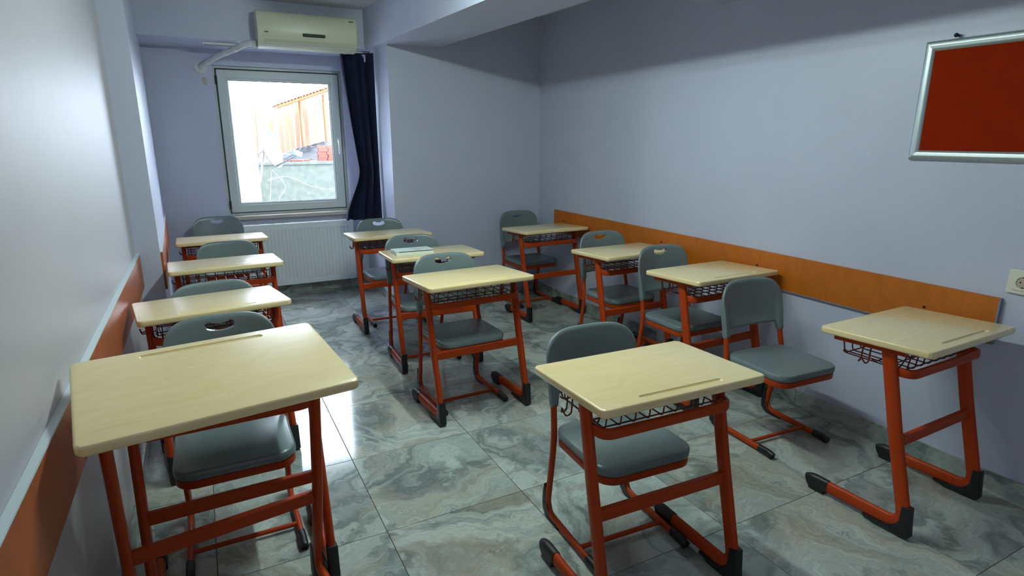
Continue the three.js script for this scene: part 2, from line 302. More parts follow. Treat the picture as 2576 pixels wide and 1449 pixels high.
{
  // gathered curtain: an S-folded sheet whose width narrows where it is bunched
  const cu = thing('curtain', 'dark navy curtain bunched at the side of the window against the pier', 'curtain', [0, 0, 0]);
  const N = 96, R = 40, top = 2.215, bot = 0.755, pos = [], uv = [], idx = [];
  const lerp = (a, b, t) => a + (b - a) * t;
  for (let side = 0; side < 2; side++) for (let j = 0; j <= R; j++) {
    const t = j / R, y = lerp(top, bot, t);
    const pin = 0.68, left = t < pin ? lerp(1.235, 1.335, (t / pin) ** 1.3) : lerp(1.335, 1.185, sm(0, 1, (t - pin) / (1 - pin)) * 0.85 + 0.15 * (t - pin) / (1 - pin));
    const right = 1.478;
    for (let i = 0; i <= N; i++) {
      const u = i / N, f = u * Math.PI * 2 * 4.5, amp = (0.035 + 0.02 * Math.sin(u * 9 + 1)) * (t < pin ? lerp(0.7, 1, t) : 1);
      const x = lerp(left, right, u) + 0.006 * Math.sin(f * 2 + 0.6 + t), z0 = lerp(-5.6, -5.4, u ** 1.5) + (t > pin && u < 0.3 ? (t - pin) * 0.12 * (0.3 - u) : 0);
      const notch = j === 0 && u > 0.62 && u < 0.85 ? 0.09 * Math.max(0, 1 - Math.abs(u - 0.75) / 0.09) : j === 1 && u > 0.66 && u < 0.84 ? 0.05 * Math.max(0, 1 - Math.abs(u - 0.75) / 0.07) : 0;
      pos.push(x, y - notch, z0 + amp * Math.sin(f + 0.5 * Math.sin(t * 3)) + (side ? -0.0022 : 0)); uv.push(u * 1.4, y);
    }
  }
  const S = (N + 1) * (R + 1);
  for (let side = 0; side < 2; side++) for (let j = 0; j < R; j++) for (let i = 0; i < N; i++) {
    const a = side * S + j * (N + 1) + i, b = a + 1, c = a + N + 1, d = c + 1;
    side ? idx.push(a, b, c, b, d, c) : idx.push(a, c, b, b, c, d);
  }
  const g = new THREE.BufferGeometry(); g.setAttribute('position', new THREE.Float32BufferAttribute(pos, 3)); g.setAttribute('uv', new THREE.Float32BufferAttribute(uv, 2)); g.setIndex(idx); g.computeVertexNormals();
  mesh('cloth', g, M.navy, cu);
  mesh('heading_tape', sweep([V(1.24, 2.222, -5.6), V(1.36, 2.222, -5.58), V(1.475, 2.222, -5.5)], 0.006, 0.004, V(0, 1, 0), 8), M.navy, cu);
}
{
  const a = thing('air_conditioner', 'cream split air conditioner hung on the header above the window', 'air conditioner', [0.93, 2.2, -5.45]);
  const hw = 0.385, prof = new THREE.Shape();   // (depth, height)
  prof.moveTo(0.0005, 0.02).lineTo(0.06, 0.0).quadraticCurveTo(0.14, 0.0, 0.165, 0.03).quadraticCurveTo(0.19, 0.07, 0.195, 0.13).quadraticCurveTo(0.198, 0.2, 0.18, 0.238).quadraticCurveTo(0.172, 0.256, 0.15, 0.258).lineTo(0.0005, 0.258);
  const body = new THREE.ExtrudeGeometry(prof, { depth: 2 * hw - 0.016, bevelEnabled: true, bevelSize: 0.006, bevelThickness: 0.008, bevelSegments: 3, curveSegments: 10 });
  body.rotateY(-Math.PI / 2).scale(1, 1, 1).translate(hw - 0.008, 0, 0);   // depth axis -> +z
  mesh('body', toCreasedNormals(body, 0.6), M.acBody, a);
  const front = (y) => y > 0.13 ? 0.198 - ((y - 0.13) / 0.11) ** 2 * 0.012 : 0.201 - ((0.13 - y) / 0.1) ** 2 * 0.022;
  const fl = mesh('air_flap', join([rbx(-hw + 0.05, hw - 0.035, -0.026, 0.026, -0.006, 0.0035, 0.003).rotateX(-0.42).translate(0, 0.046, 0.1845)]), M.acFlap, a);
  mesh('flap_lip', rbx(-hw + 0.05, hw - 0.035, 0.014, 0.021, 0.168, 0.1795, 0.003), M.white, fl);
  mesh('display_window', rbx(-0.05, 0.125, 0.086, 0.11, front(0.1) - 0.006, front(0.1) + 0.0075, 0.0065, 3), M.black, a);
  mesh('top_grille', join([...Array(9)].map((_, i) => bx(-hw + 0.02, hw - 0.02, 0.2585, 0.2625, 0.02 + i * 0.014, 0.026 + i * 0.014))), M.sill, a);
  const marks = []; for (let i = 0; i < 5; i++) marks.push(bx(0.322 + i * 0.008, 0.328 + i * 0.008, 0.222, 0.229, front(0.225) - 0.002, front(0.225) + 0.0075));
  for (let i = 0; i < 4; i++) marks.push(bx(-0.335 + i * 0.007, -0.329 + i * 0.007, 0.101, 0.106, front(0.1) - 0.002, front(0.1) + 0.0072));
  mesh('lettering', join(marks.slice(0, 5)), M.gasket, a); mesh('lettering', join(marks.slice(5)), M.gasket, a);
  const p = thing('hose', 'taped white pipe bundle curving from the air conditioner into the wall', 'pipe', [0, 0, 0]);
  const path = new THREE.CatmullRomCurve3([V(0.542, 2.222, -5.36), V(0.47, 2.226, -5.41), V(0.4, 2.2, -5.52), V(0.31, 2.178, -5.7), V(0.22, 2.145, -5.9), V(0.15, 2.108, -6.02), V(0.137, 2.096, -6.059)]).getPoints(48);
  mesh('sleeve', sweep(path, 0.024, 0.024, V(0, 1, 0.1), 14), M.tape, p);
  for (let k = 0; k < 7; k++) { const i = 3 + k * 6; mesh('tape_wrap', sweep([path[i], path[i + 1], path[i + 2]], 0.0252, 0.0252, V(0, 1, 0.1), 14), M.white, p); }
  mesh('wall_collar', new THREE.CylinderGeometry(0.05, 0.042, 0.014, 24).rotateX(Math.PI / 2).translate(0.135, 2.094, -6.052), M.tape, p);
}

// ---------------------------------------------------------------- pinboard and socket on the long wall
{
  const b = thing('pinboard', 'dark red felt pinboard in a rounded aluminium frame', 'pinboard', [XR, 1.405, -1.612]);
  const L = 1.2, Hh = 0.507, f = 0.042;
  mesh('felt', metres(bx(-0.014, -0.0005, f * 0.6, Hh - f * 0.6, f * 0.6, L - f * 0.6)), M.felt, b);
  const bar = (len) => { // mitred rounded bar lying along +z, outer edge at y = 0
    const s = new THREE.Shape(); s.moveTo(0, 0).lineTo(0.012, 0).quadraticCurveTo(0.024, f * 0.15, 0.024, f * 0.5).quadraticCurveTo(0.024, f * 0.85, 0.014, f).lineTo(0, f);
    const g = new THREE.ExtrudeGeometry(s, { depth: len, bevelEnabled: false, curveSegments: 6 }), p = g.attributes.position;
    for (let i = 0; i < p.count; i++) { const y = p.getY(i), z = p.getZ(i); p.setZ(i, z < len / 2 ? y : len - y); }
    g.computeVertexNormals(); return toCreasedNormals(g, 0.5).scale(-1, 1, 1);
  };
  const flip = (g) => { const h = flat(g); for (const at of Object.values(h.attributes)) for (let k = 0; k < at.count; k += 3) for (let c = 0; c < at.itemSize; c++) { const i = (k + 1) * at.itemSize + c, j = (k + 2) * at.itemSize + c, q = at.array[i]; at.array[i] = at.array[j]; at.array[j] = q; } h.computeVertexNormals(); return toCreasedNormals(h, 0.5); };
  const place = (g, x, y, z, rx) => g.rotateX(rx).translate(x, y, z);
  mesh('frame_bar', place(flip(bar(L)), -0.0005, 0, 0, 0), M.alu, b);
  mesh('frame_bar', place(flip(bar(L)), -0.0005, Hh, L, Math.PI), M.alu, b);
  mesh('frame_bar', place(flip(bar(Hh)), -0.0005, Hh, 0, Math.PI / 2), M.alu, b);
  mesh('frame_bar', place(flip(bar(Hh)), -0.0005, 0, L, -Math.PI / 2), M.alu, b);
  mesh('hanger', join([new THREE.CylinderGeometry(0.006, 0.006, 0.02, 10).rotateZ(Math.PI / 2).translate(-0.0105, Hh + 0.012, 0.12), new THREE.SphereGeometry(0.009, 12, 8).translate(-0.022, Hh + 0.012, 0.12)]), M.rubber, b);
  const s = thing('wall_socket', 'cream double mains socket above the end of the orange guard board', 'socket', [XR, 0.93, -1.085]);
  const plate = rbx(-0.012, -0.0005, -0.05, 0.05, -0.055, 0.13, 0.004, 3);
  mesh('plate', plate, M.cream, s);
  for (const z of [0, 0.075]) {
    const ins = cut(flat(rbx(-0.016, -0.0125, -0.033, 0.033, z - 0.033, z + 0.033, 0.0015, 2)), flat(new THREE.CylinderGeometry(0.024, 0.024, 0.05, 28).rotateZ(Math.PI / 2).translate(-0.01, 0, z)));
    const m = mesh('insert', ins, M.cream, s);
    mesh('recess', new THREE.CylinderGeometry(0.0235, 0.0235, 0.0006, 28).rotateZ(Math.PI / 2).translate(-0.0124, 0, z), M.sill, m);
    mesh('contact', join([-1, 1].map((k) => new THREE.CylinderGeometry(0.0032, 0.0032, 0.0012, 10).rotateZ(Math.PI / 2).translate(-0.0127, 0, z + k * 0.0095)).concat([bx(-0.0136, -0.0124, 0.019, 0.023, z - 0.004, z + 0.004), bx(-0.0136, -0.0124, -0.023, -0.019, z - 0.004, z + 0.004)])), M.black, m);
  }
}

// ---------------------------------------------------------------- school desks
const DW = 0.623, DD = 0.431;
const topGeo = (() => {
  let g = new THREE.ExtrudeGeometry(roundRect(DW - 0.012, DD - 0.012, 0.016), { depth: 0.013, bevelEnabled: true, bevelSize: 0.006, bevelThickness: 0.007, bevelSegments: 4, curveSegments: 6 }).rotateX(-Math.PI / 2).translate(0, -0.02, 0);
  g = toCreasedNormals(g, 0.5);   // top surface at y = 0
  const slot = new THREE.CapsuleGeometry(0.011, 0.3, 6, 14).rotateZ(Math.PI / 2).scale(1, 0.9, 1).translate(0, 0.0035, 0.175);
  return metres(cut(flat(g), flat(slot)));
})();
const M_top = (mat) => mat;
function makeDesk(H, tau, label, pos, turn, group, basket = true) {
  const d = thing('school_desk', label, 'desk', pos, turn, group), yb = (z) => H + z * Math.sin(tau) - 0.028;
  const tp = mesh('desk_top', topGeo, M_top(M.maple), d); tp.position.y = H; tp.rotation.x = -tau;
  const lz = (y) => 0.188 - (y - 0.13) * (0.145 / 0.56);
  for (const s of [-1, 1]) {
    const x = s * 0.265, yt = yb(0.02) - 0.001;
    const p = fillet([V(x, yt, lz(0.69)), V(x, 0.42, lz(0.42)), V(x, 0.045, lz(0.045) - 0.002), V(x, 0.041, -0.165)], [0, 0.05, 0.075, 0], 8);
    mesh('leg', sweep(p, 0.0155, 0.0265, V(1, 0, 0), 16, 0.85), M.steel, d);
    // moulded black corner boot: a solid heel wrapped round the bend
    const sh = new THREE.Shape(); sh.moveTo(lz(0.13) + 0.0305, 0.13).lineTo(lz(0.13) + 0.036, 0.06).lineTo(lz(0.13) + 0.04, 0.022).quadraticCurveTo(lz(0.13) + 0.04, 0.006, lz(0.13) + 0.022, 0.005).lineTo(0.1, 0.003).lineTo(0.075, 0.012).lineTo(0.055, 0.012).lineTo(0.055, 0.017).lineTo(0.12, 0.022)
      .quadraticCurveTo(lz(0.13) - 0.01, 0.026, lz(0.13) + 0.004, 0.07).lineTo(lz(0.13) + 0.006, 0.13);
    const bt = new THREE.ExtrudeGeometry(sh, { depth: 0.028, bevelEnabled: true, bevelSize: 0.003, bevelThickness: 0.004, bevelSegments: 2 }).rotateY(-Math.PI / 2).translate(x + 0.014, 0, 0);
    mesh('corner_boot', join([toCreasedNormals(bt, 0.6), new THREE.CylinderGeometry(0.01, 0.012, 0.008, 12).translate(x, 0.004, lz(0.13) + 0.012)]), M.rubber, d);
    mesh('end_cap', join([sweep(fillet([V(x, 0.041, -0.108), V(x, 0.041, -0.178), V(x, 0.03, -0.2)], 0.02), 0.0185, 0.0295, V(1, 0, 0), 16, 0.8), rbx(x - 0.0175, x + 0.0175, 0.0005, 0.04, -0.19, -0.118, 0.006)]), M.rubber, d);
    mesh('top_support', rbx(x - 0.012, x + 0.012, yb(-0.02) - 0.024, yb(-0.02) - 0.002, -0.17, 0.11, 0.004).applyMatrix4(new THREE.Matrix4().makeTranslation(0, yb(-0.02), -0.02).multiply(new THREE.Matrix4().makeRotationX(-tau)).multiply(new THREE.Matrix4().makeTranslation(0, -yb(-0.02), 0.02))), M.steel, d);
  }
  mesh('crossbar', rbx(-0.255, 0.255, 0.346, 0.389, lz(0.367) - 0.011, lz(0.367) + 0.011, 0.005), M.steel, d);
  if (!basket) return d;
  const yr = H - 0.117, zr = lz(Math.min(0.66, yr));
  mesh('front_rail', sweep(fillet([V(-0.256, yr, zr), V(-0.25, yr, 0.135), V(0.25, yr, 0.135), V(0.256, yr, zr)], 0.075, 8), 0.018, 0.009, V(0, 1, 0), 12, 0.6), M.steel, d);
  mesh('under_bar', rbx(-0.255, 0.255, yb(0.02) - 0.03, yb(0.02) - 0.003, 0.01, 0.03, 0.004), M.steel, d);
  const wr = [], y0 = yr - 0.004, y1 = yr + 0.066;
  for (let i = 0; i < 9; i++) { const x = -0.22 + i * 0.055; wr.push(wire(fillet([V(x, y1, -0.16), V(x, y0, -0.15), V(x, y0, 0.095), V(x, y1, 0.105)], 0.012, 3), 0.0026)); }
  for (const [z, y] of [[-0.14, y0 + 0.004], [-0.02, y0 + 0.004], [0.088, y0 + 0.004], [0.104, y1 - 0.006], [-0.158, y1 - 0.006], [0.03, y0 + 0.004]]) wr.push(wire(fillet([V(-0.245, y + 0.012, z), V(-0.232, y, z), V(0.232, y, z), V(0.245, y + 0.012, z)], 0.008, 3), 0.0026));
  for (const s of [-1, 1]) wr.push(wire(fillet([V(s * 0.238, y1, -0.15), V(s * 0.238, y0 + 0.015, -0.14), V(s * 0.238, y0 + 0.015, 0.08), V(s * 0.238, y1, 0.1)], 0.012, 3), 0.0026));
  mesh('wire_basket', join(wr), M.wire, d);
  mesh('bag_hook', join([-0.05, -0.02].map((z) => wire(fillet([V(-0.268, y1, z), V(-0.272, y0 + 0.012, z), V(-0.292, y0 + 0.006, z), V(-0.298, y0 + 0.03, -0.035)], 0.01, 4), 0.003))), M.wire, d);
  return d;
}
const TAU = 2.49 * Math.PI / 180, HD = 0.759, DG = 'single school desks set in rows';
const desk = makeDesk(HD, TAU, 'school desk standing alone at the front of the middle row, a plain-backed chair behind it', [1.258, 0, -1.388], -0.041, DG);
const spots = [
  [1.284, -2.938, 0.038, 'second school desk of the middle row, counted from the front'],
  [1.346, -3.71, -0.055, 'school desk with a book lying on its top'],
  [1.315, -4.643, -0.004, 'last school desk of the middle row, beside the navy curtain and radiator'],
  [2.544, -1.248, 0.022, 'school desk under the wall socket at the end of the orange guard board'],
  [2.588, -2.406, 0.008, 'second school desk from the wall socket along the orange guard board'],
  [2.561, -3.168, 0.006, 'third school desk from the wall socket along the orange guard board'],
  [2.599, -4.319, 0.015, 'school desk in the room corner, fourth from the wall socket along the orange guard board'],
  [0.012, -2.03, 0.03, 'school desk hidden behind the tall turned-around desk, only its legs and crossbar showing'],
  [0.004, -2.996, 0.133, 'school desk touching the brown guard board just before the pier'],
  [0.1, -3.972, 0.044, 'school desk beside the corner of the pier, second from the radiator'],
  [0.119, -4.996, 0.02, 'school desk nearest the window in the row along the glossy wall'],
];
for (const [x, z, t, label] of spots) copy(desk, label, [x, 0, z], t);
makeDesk(0.905, 7.13 * Math.PI / 180, 'taller school desk turned around, sloping away from its far pencil groove', [0.002, 0, -1.624], 0.146 + Math.PI, DG, false);

// ---------------------------------------------------------------- school chairs
const seatGeo = toCreasedNormals((() => {
  const g = new THREE.ExtrudeGeometry(roundRect(0.372, 0.352, 0.06), { depth: 0.012, bevelEnabled: true, bevelSize: 0.012, bevelThickness: 0.012, bevelSegments: 5, curveSegments: 10, steps: 1 }).rotateX(-Math.PI / 2).translate(0, 0.4, 0.022);
  return g;
})(), 0.7);
metres(seatGeo);
function backGeo(topY, hole) {
  const N = 40, R = 20, hw = 0.2, pos = [], uv = [], idx = [];
  const P = (u, v, f) => {
    const a = Math.abs(u), sl = sm(0.8, 0.88, a), yb = 0.545 + (0.5 - 0.545) * sl, ym = topY - 0.1, yt = ym + (topY - ym) * Math.pow(Math.max(0, 1 - a ** 5), 0.5);
    const y = yb + (yt - yb) * v, lean = -(y - 0.5) * 0.17, curve = -0.034 * (1 - u * u) * sm(0.5, 0.6, y), th = 0.009 + 0.008 * sl * (1 - sm(0.6, 0.7, y));
    const wid = 1 + 0.02 * sm(0.5, 0.65, y) - 0.05 * sm(0.68, 0.85, y);
    return V(u * hw * wid, y, -0.168 + lean + curve + f * th * (v === 0 || v === 1 || a === 1 ? 0.55 : 1));
  };
  const us = [...Array(N + 1)].map((_, i) => { const t = i / N * 2 - 1; return Math.sign(t) * (1 - (1 - Math.abs(t)) ** 1.5); });
  for (const f of [1, -1]) for (let j = 0; j <= R; j++) for (let i = 0; i <= N; i++) { const q = P(us[i], j / R, f); pos.push(q.x, q.y, q.z); uv.push(q.x, q.y); }
  const S = (N + 1) * (R + 1), at = (f, i, j) => f * S + j * (N + 1) + i;
  for (let j = 0; j < R; j++) for (let i = 0; i < N; i++) { idx.push(at(0, i, j), at(0, i + 1, j), at(0, i + 1, j + 1), at(0, i, j), at(0, i + 1, j + 1), at(0, i, j + 1)); idx.push(at(1, i, j), at(1, i + 1, j + 1), at(1, i + 1, j), at(1, i, j), at(1, i, j + 1), at(1, i + 1, j + 1)); }
  for (let i = 0; i < N; i++) { idx.push(at(0, i, 0), at(1, i, 0), at(0, i + 1, 0), at(0, i + 1, 0), at(1, i, 0), at(1, i + 1, 0)); idx.push(at(0, i, R), at(0, i + 1, R), at(1, i, R), at(0, i + 1, R), at(1, i + 1, R), at(1, i, R)); }
  for (let j = 0; j < R; j++) { idx.push(at(0, 0, j), at(0, 0, j + 1), at(1, 0, j), at(0, 0, j + 1), at(1, 0, j + 1), at(1, 0, j)); idx.push(at(0, N, j), at(1, N, j), at(0, N, j + 1), at(0, N, j + 1), at(1, N, j), at(1, N, j + 1)); }
  let g = new THREE.BufferGeometry(); g.setAttribute('position', new THREE.Float32BufferAttribute(pos, 3)); g.setAttribute('uv', new THREE.Float32BufferAttribute(uv, 2)); g.setIndex(idx); g.computeVertexNormals();
  if (hole) {
    const s = new THREE.Shape(), y = topY - 0.042; // bean-shaped grip hole
    s.moveTo(-0.046, y + 0.018).quadraticCurveTo(-0.034, y + 0.021, -0.024, y + 0.012).quadraticCurveTo(0, y + 0.004, 0.024, y + 0.012).quadraticCurveTo(0.034, y + 0.021, 0.046, y + 0.018).quadraticCurveTo(0.06, y + 0.006, 0.047, y - 0.01).quadraticCurveTo(0.026, y - 0.02, 0, y - 0.02).quadraticCurveTo(-0.026, y - 0.02, -0.047, y - 0.01).quadraticCurveTo(-0.06, y + 0.006, -0.046, y + 0.018);
    g = cut(g, flat(new THREE.ExtrudeGeometry(s, { depth: 0.3, bevelEnabled: false, curveSegments: 5 }).translate(0, 0, -0.4)));
  }
  return g;
}
function makeChair(topY, hole, label, pos, turn, group) {
  const c = thing('school_chair', label, 'chair', pos, turn, group), mat = hole ? M.seat : M.plain;
  mesh('seat', seatGeo, mat, c);
  mesh('backrest', backGeo(topY, hole), mat, c);
  const outer = roundRect(0.384, 0.362, 0.064), inner = roundRect(0.33, 0.308, 0.045); outer.holes.push(new THREE.Path(inner.getPoints(8)));
  mesh('seat_frame', toCreasedNormals(new THREE.ExtrudeGeometry(outer, { depth: 0.024, bevelEnabled: true, bevelSize: 0.002, bevelThickness: 0.002, bevelSegments: 2, curveSegments: 8 }).rotateX(-Math.PI / 2).translate(0, 0.362, 0.022), 0.5), M.steel, c);
  for (const s of [-1, 1]) {
    const x = s * 0.1955, xb = s * 0.19;
    const p = fillet([V(s * 0.187, 0.555, -0.179), V(s * 0.188, 0.5, -0.168), V(x, 0.39, -0.146), V(x, 0.3, -0.155), V(xb, 0.15, -0.186), V(xb, 0.022, -0.205), V(xb, 0.018, 0.16)], [0, 0.05, 0.05, 0.05, 0.04, 0.075, 0], 7);
    mesh('leg', sweep(p, 0.0115, 0.0155, V(1, 0, 0), 12), M.steel, c);
    const sh = new THREE.Shape(); sh.moveTo(-0.214, 0.14).quadraticCurveTo(-0.236, 0.06, -0.222, 0.022).lineTo(-0.19, 0.001).lineTo(-0.1, 0.001).lineTo(-0.1, 0.008).lineTo(-0.15, 0.012).quadraticCurveTo(-0.19, 0.03, -0.203, 0.12);
    mesh('heel_pad', toCreasedNormals(new THREE.ExtrudeGeometry(sh, { depth: 0.016, bevelEnabled: true, bevelSize: 0.002, bevelThickness: 0.003, bevelSegments: 2 }).rotateY(-Math.PI / 2).translate(xb + 0.008, 0, 0), 0.6), M.rubber, c);
    mesh('toe_cap', sweep(fillet([V(xb, 0.021, 0.115), V(xb, 0.02, 0.178), V(xb, 0.014, 0.198)], 0.02, 5), 0.0145, 0.0195, V(1, 0, 0), 14, 0.8), M.rubber, c);
  }
  mesh('stretcher', wire([V(-0.188, 0.022, 0.05), V(0.188, 0.022, 0.05)], 0.0095, 12), M.steel, c);
  return c;
}
const CG = 'school chairs at the desks';
const chairA = makeChair(0.83, true, 'grey chair with a grip hole at the second desk of the middle row', [1.27, 0, -3.018], 0.03, CG);
for (const [x, z, t, label] of [
  [1.305, -3.79, -0.04, 'grey chair with a grip hole, standing behind the desk that carries the book'],
  [1.345, -4.765, 0, 'grey chair with a grip hole, standing before the navy curtain'],
  [2.615, -2.635, 0.0, 'grey chair with a grip hole at the second desk from the wall socket'],
  [2.62, -3.3, 0.0, 'grey chair with a grip hole at the third desk from the wall socket'],
  [2.665, -4.7, 0.02, 'grey chair with a grip hole standing in the room corner'],
  [0.025, -2.225, 0.0, 'grey chair with a grip hole behind the tall turned-around desk'],
  [0.115, -5.55, 0.0, 'grey chair with a grip hole in front of the radiator valve under the window wall'],
]) copy(chairA, label, [x, 0, z], t);
const chairB = makeChair(0.783, false, 'plain-backed grey chair at the lone front desk of the middle row', [1.31, 0, -1.58], -0.055, CG);
for (const [x, z, t, label] of [
  [2.515, -1.85, -0.055, 'plain-backed grey chair pulled away from the desk under the wall socket'],
  [0.04, -3.08, 0.11, 'plain-backed grey chair at the desk that touches the brown guard board'],
  [0.145, -4.4, 0.03, 'plain-backed grey chair between the desk at the pier corner and the desk nearest the window'],
]) copy(chairB, label, [x, 0, z], t);

// ---------------------------------------------------------------- the book
{
  const b = thing('book', 'white softcover test book with a black spine line lying on a desk', 'book', [1.346, 0, -3.71], -0.055);
  const cv = document.createElement('canvas'); cv.width = 512; cv.height = 300; const k = cv.getContext('2d');
  k.fillStyle = '#dfe9e4'; k.fillRect(0, 0, 512, 300); k.fillStyle = '#7d8c88';
  for (let i = 0; i < 13; i++) { k.globalAlpha = 0.7; k.fillRect(262, 22 + i * 20, 34 + (i * 37) % 30, 9); k.fillRect(318, 22 + i * 20, 30 + (i * 53) % 34, 9); }
  k.globalAlpha = 1; k.strokeStyle = '#33403d'; k.lineWidth = 9; k.lineCap = 'round';
  k.beginPath(); k.moveTo(392, 110); k.quadraticCurveTo(405, 60, 425, 70); k.moveTo(400, 150); k.lineTo(430, 130); k.moveTo(432, 100); k.quadraticCurveTo(470, 70, 462, 130); k.lineTo(440, 180); k.moveTo(452, 200); k.lineTo(476, 190); k.stroke();
  const tx = new THREE.CanvasTexture(cv); tx.colorSpace = THREE.SRGBColorSpace;
  const inner = new THREE.Group(); 
  const base = (g) => g.applyMatrix4(new THREE.Matrix4().makeTranslation(0, HD + 0.0003, 0).multiply(new THREE.Matrix4().makeRotationX(-TAU)));
  const x0 = -0.255, x1 = 0.0, z0 = -0.085, z1 = 0.085;
  mesh('page_block', base(rbx(x0 + 0.003, x1 - 0.003, 0.0015, 0.0235, z0 + 0.003, z1 - 0.002, 0.001)), std('#dfe6dc', 0.8), b);
  const cg = new THREE.BoxGeometry(x1 - x0, 0.0012, z1 - z0).translate((x0 + x1) / 2, 0.0248, (z0 + z1) / 2);
  mesh('cover', base(join([cg])), phys('#ffffff', 0.35, { map: tx }), b);
  mesh('back_cover', base(bx(x0, x1, 0.0002, 0.0014, z0, z1)), std('#d8e0da', 0.5), b);
  mesh('spine_line', base(bx(x0 + 0.02, x1, 0.0215, 0.0243, z1 - 0.002, z1 + 0.0008)), M.black, b);
}

// ---------------------------------------------------------------- ceiling lamp (out of view, it lights the room)
{
  const tint = new THREE.Color().setRGB(0.8, 1.0, 0.94), l = thing('ceiling_lamp', 'white batten lamp with two tubes hung beside the long beam', 'lamp', [LAMP.x, LAMP.y, LAMP.z], 0.055);
  mesh('housing', rbx(-0.07, 0.07, 0.03, 0.065, -0.62, 0.62, 0.006), M.white, l);
  for (const z of [-0.45, 0.45]) mesh('hanger_rod', wire([V(0, 0.06, z), V(0, YC - LAMP.y - 0.0005, z)], 0.005, 8), M.white, l);
  const glow = new THREE.MeshStandardMaterial({ color: '#ffffff', emissive: tint, emissiveIntensity: 4 });
  for (const x of [-0.035, 0.035]) mesh('tube', new THREE.CylinderGeometry(0.013, 0.013, 1.17, 16).rotateX(Math.PI / 2).translate(x, 0.014, 0), glow, l);
  for (const z of [-0.6, 0.6]) mesh('tube_holder', rbx(-0.055, 0.055, 0.0, 0.04, z - 0.012, z + 0.012, 0.004), M.white, l);
  for (let i = 0; i < 5; i++) { const p = new THREE.PointLight(tint, LAMP.point); p.position.set(0, -0.022, -0.5 + i * 0.25); p.castShadow = true; p.shadow.radius = 0.5; p.name = 'tube_light'; l.add(p); }
  const r = new THREE.RectAreaLight(tint, LAMP.area, 0.04, 1.17); r.position.set(0, -0.001, 0); r.rotation.x = -Math.PI / 2; r.name = 'batten_light'; l.add(r);
}

{  // unseen corridor lamp, added as shadow fill through the doorway
  const l = thing('corridor_fill_lamp', 'added fill lamp, a flat square panel on the unseen corridor ceiling', 'lamp', [-1.3, YC, 0.5]);
  mesh('frame', rbx(-0.31, 0.31, -0.03, -0.0005, -0.31, 0.31, 0.006), M.white, l);
  mesh('lit_panel', bx(-0.29, 0.29, -0.033, -0.0305, -0.29, 0.29), new THREE.MeshStandardMaterial({ color: '#ffffff', emissive: new THREE.Color().setRGB(0.95, 0.97, 1), emissiveIntensity: 3 }), l);
  const r = new THREE.RectAreaLight(new THREE.Color().setRGB(0.95, 0.97, 1), LAMP.hallFill, 0.58, 0.58); r.position.set(0, -0.036, 0); r.rotation.x = -Math.PI / 2; r.name = 'panel_fill_light'; l.add(r);
}

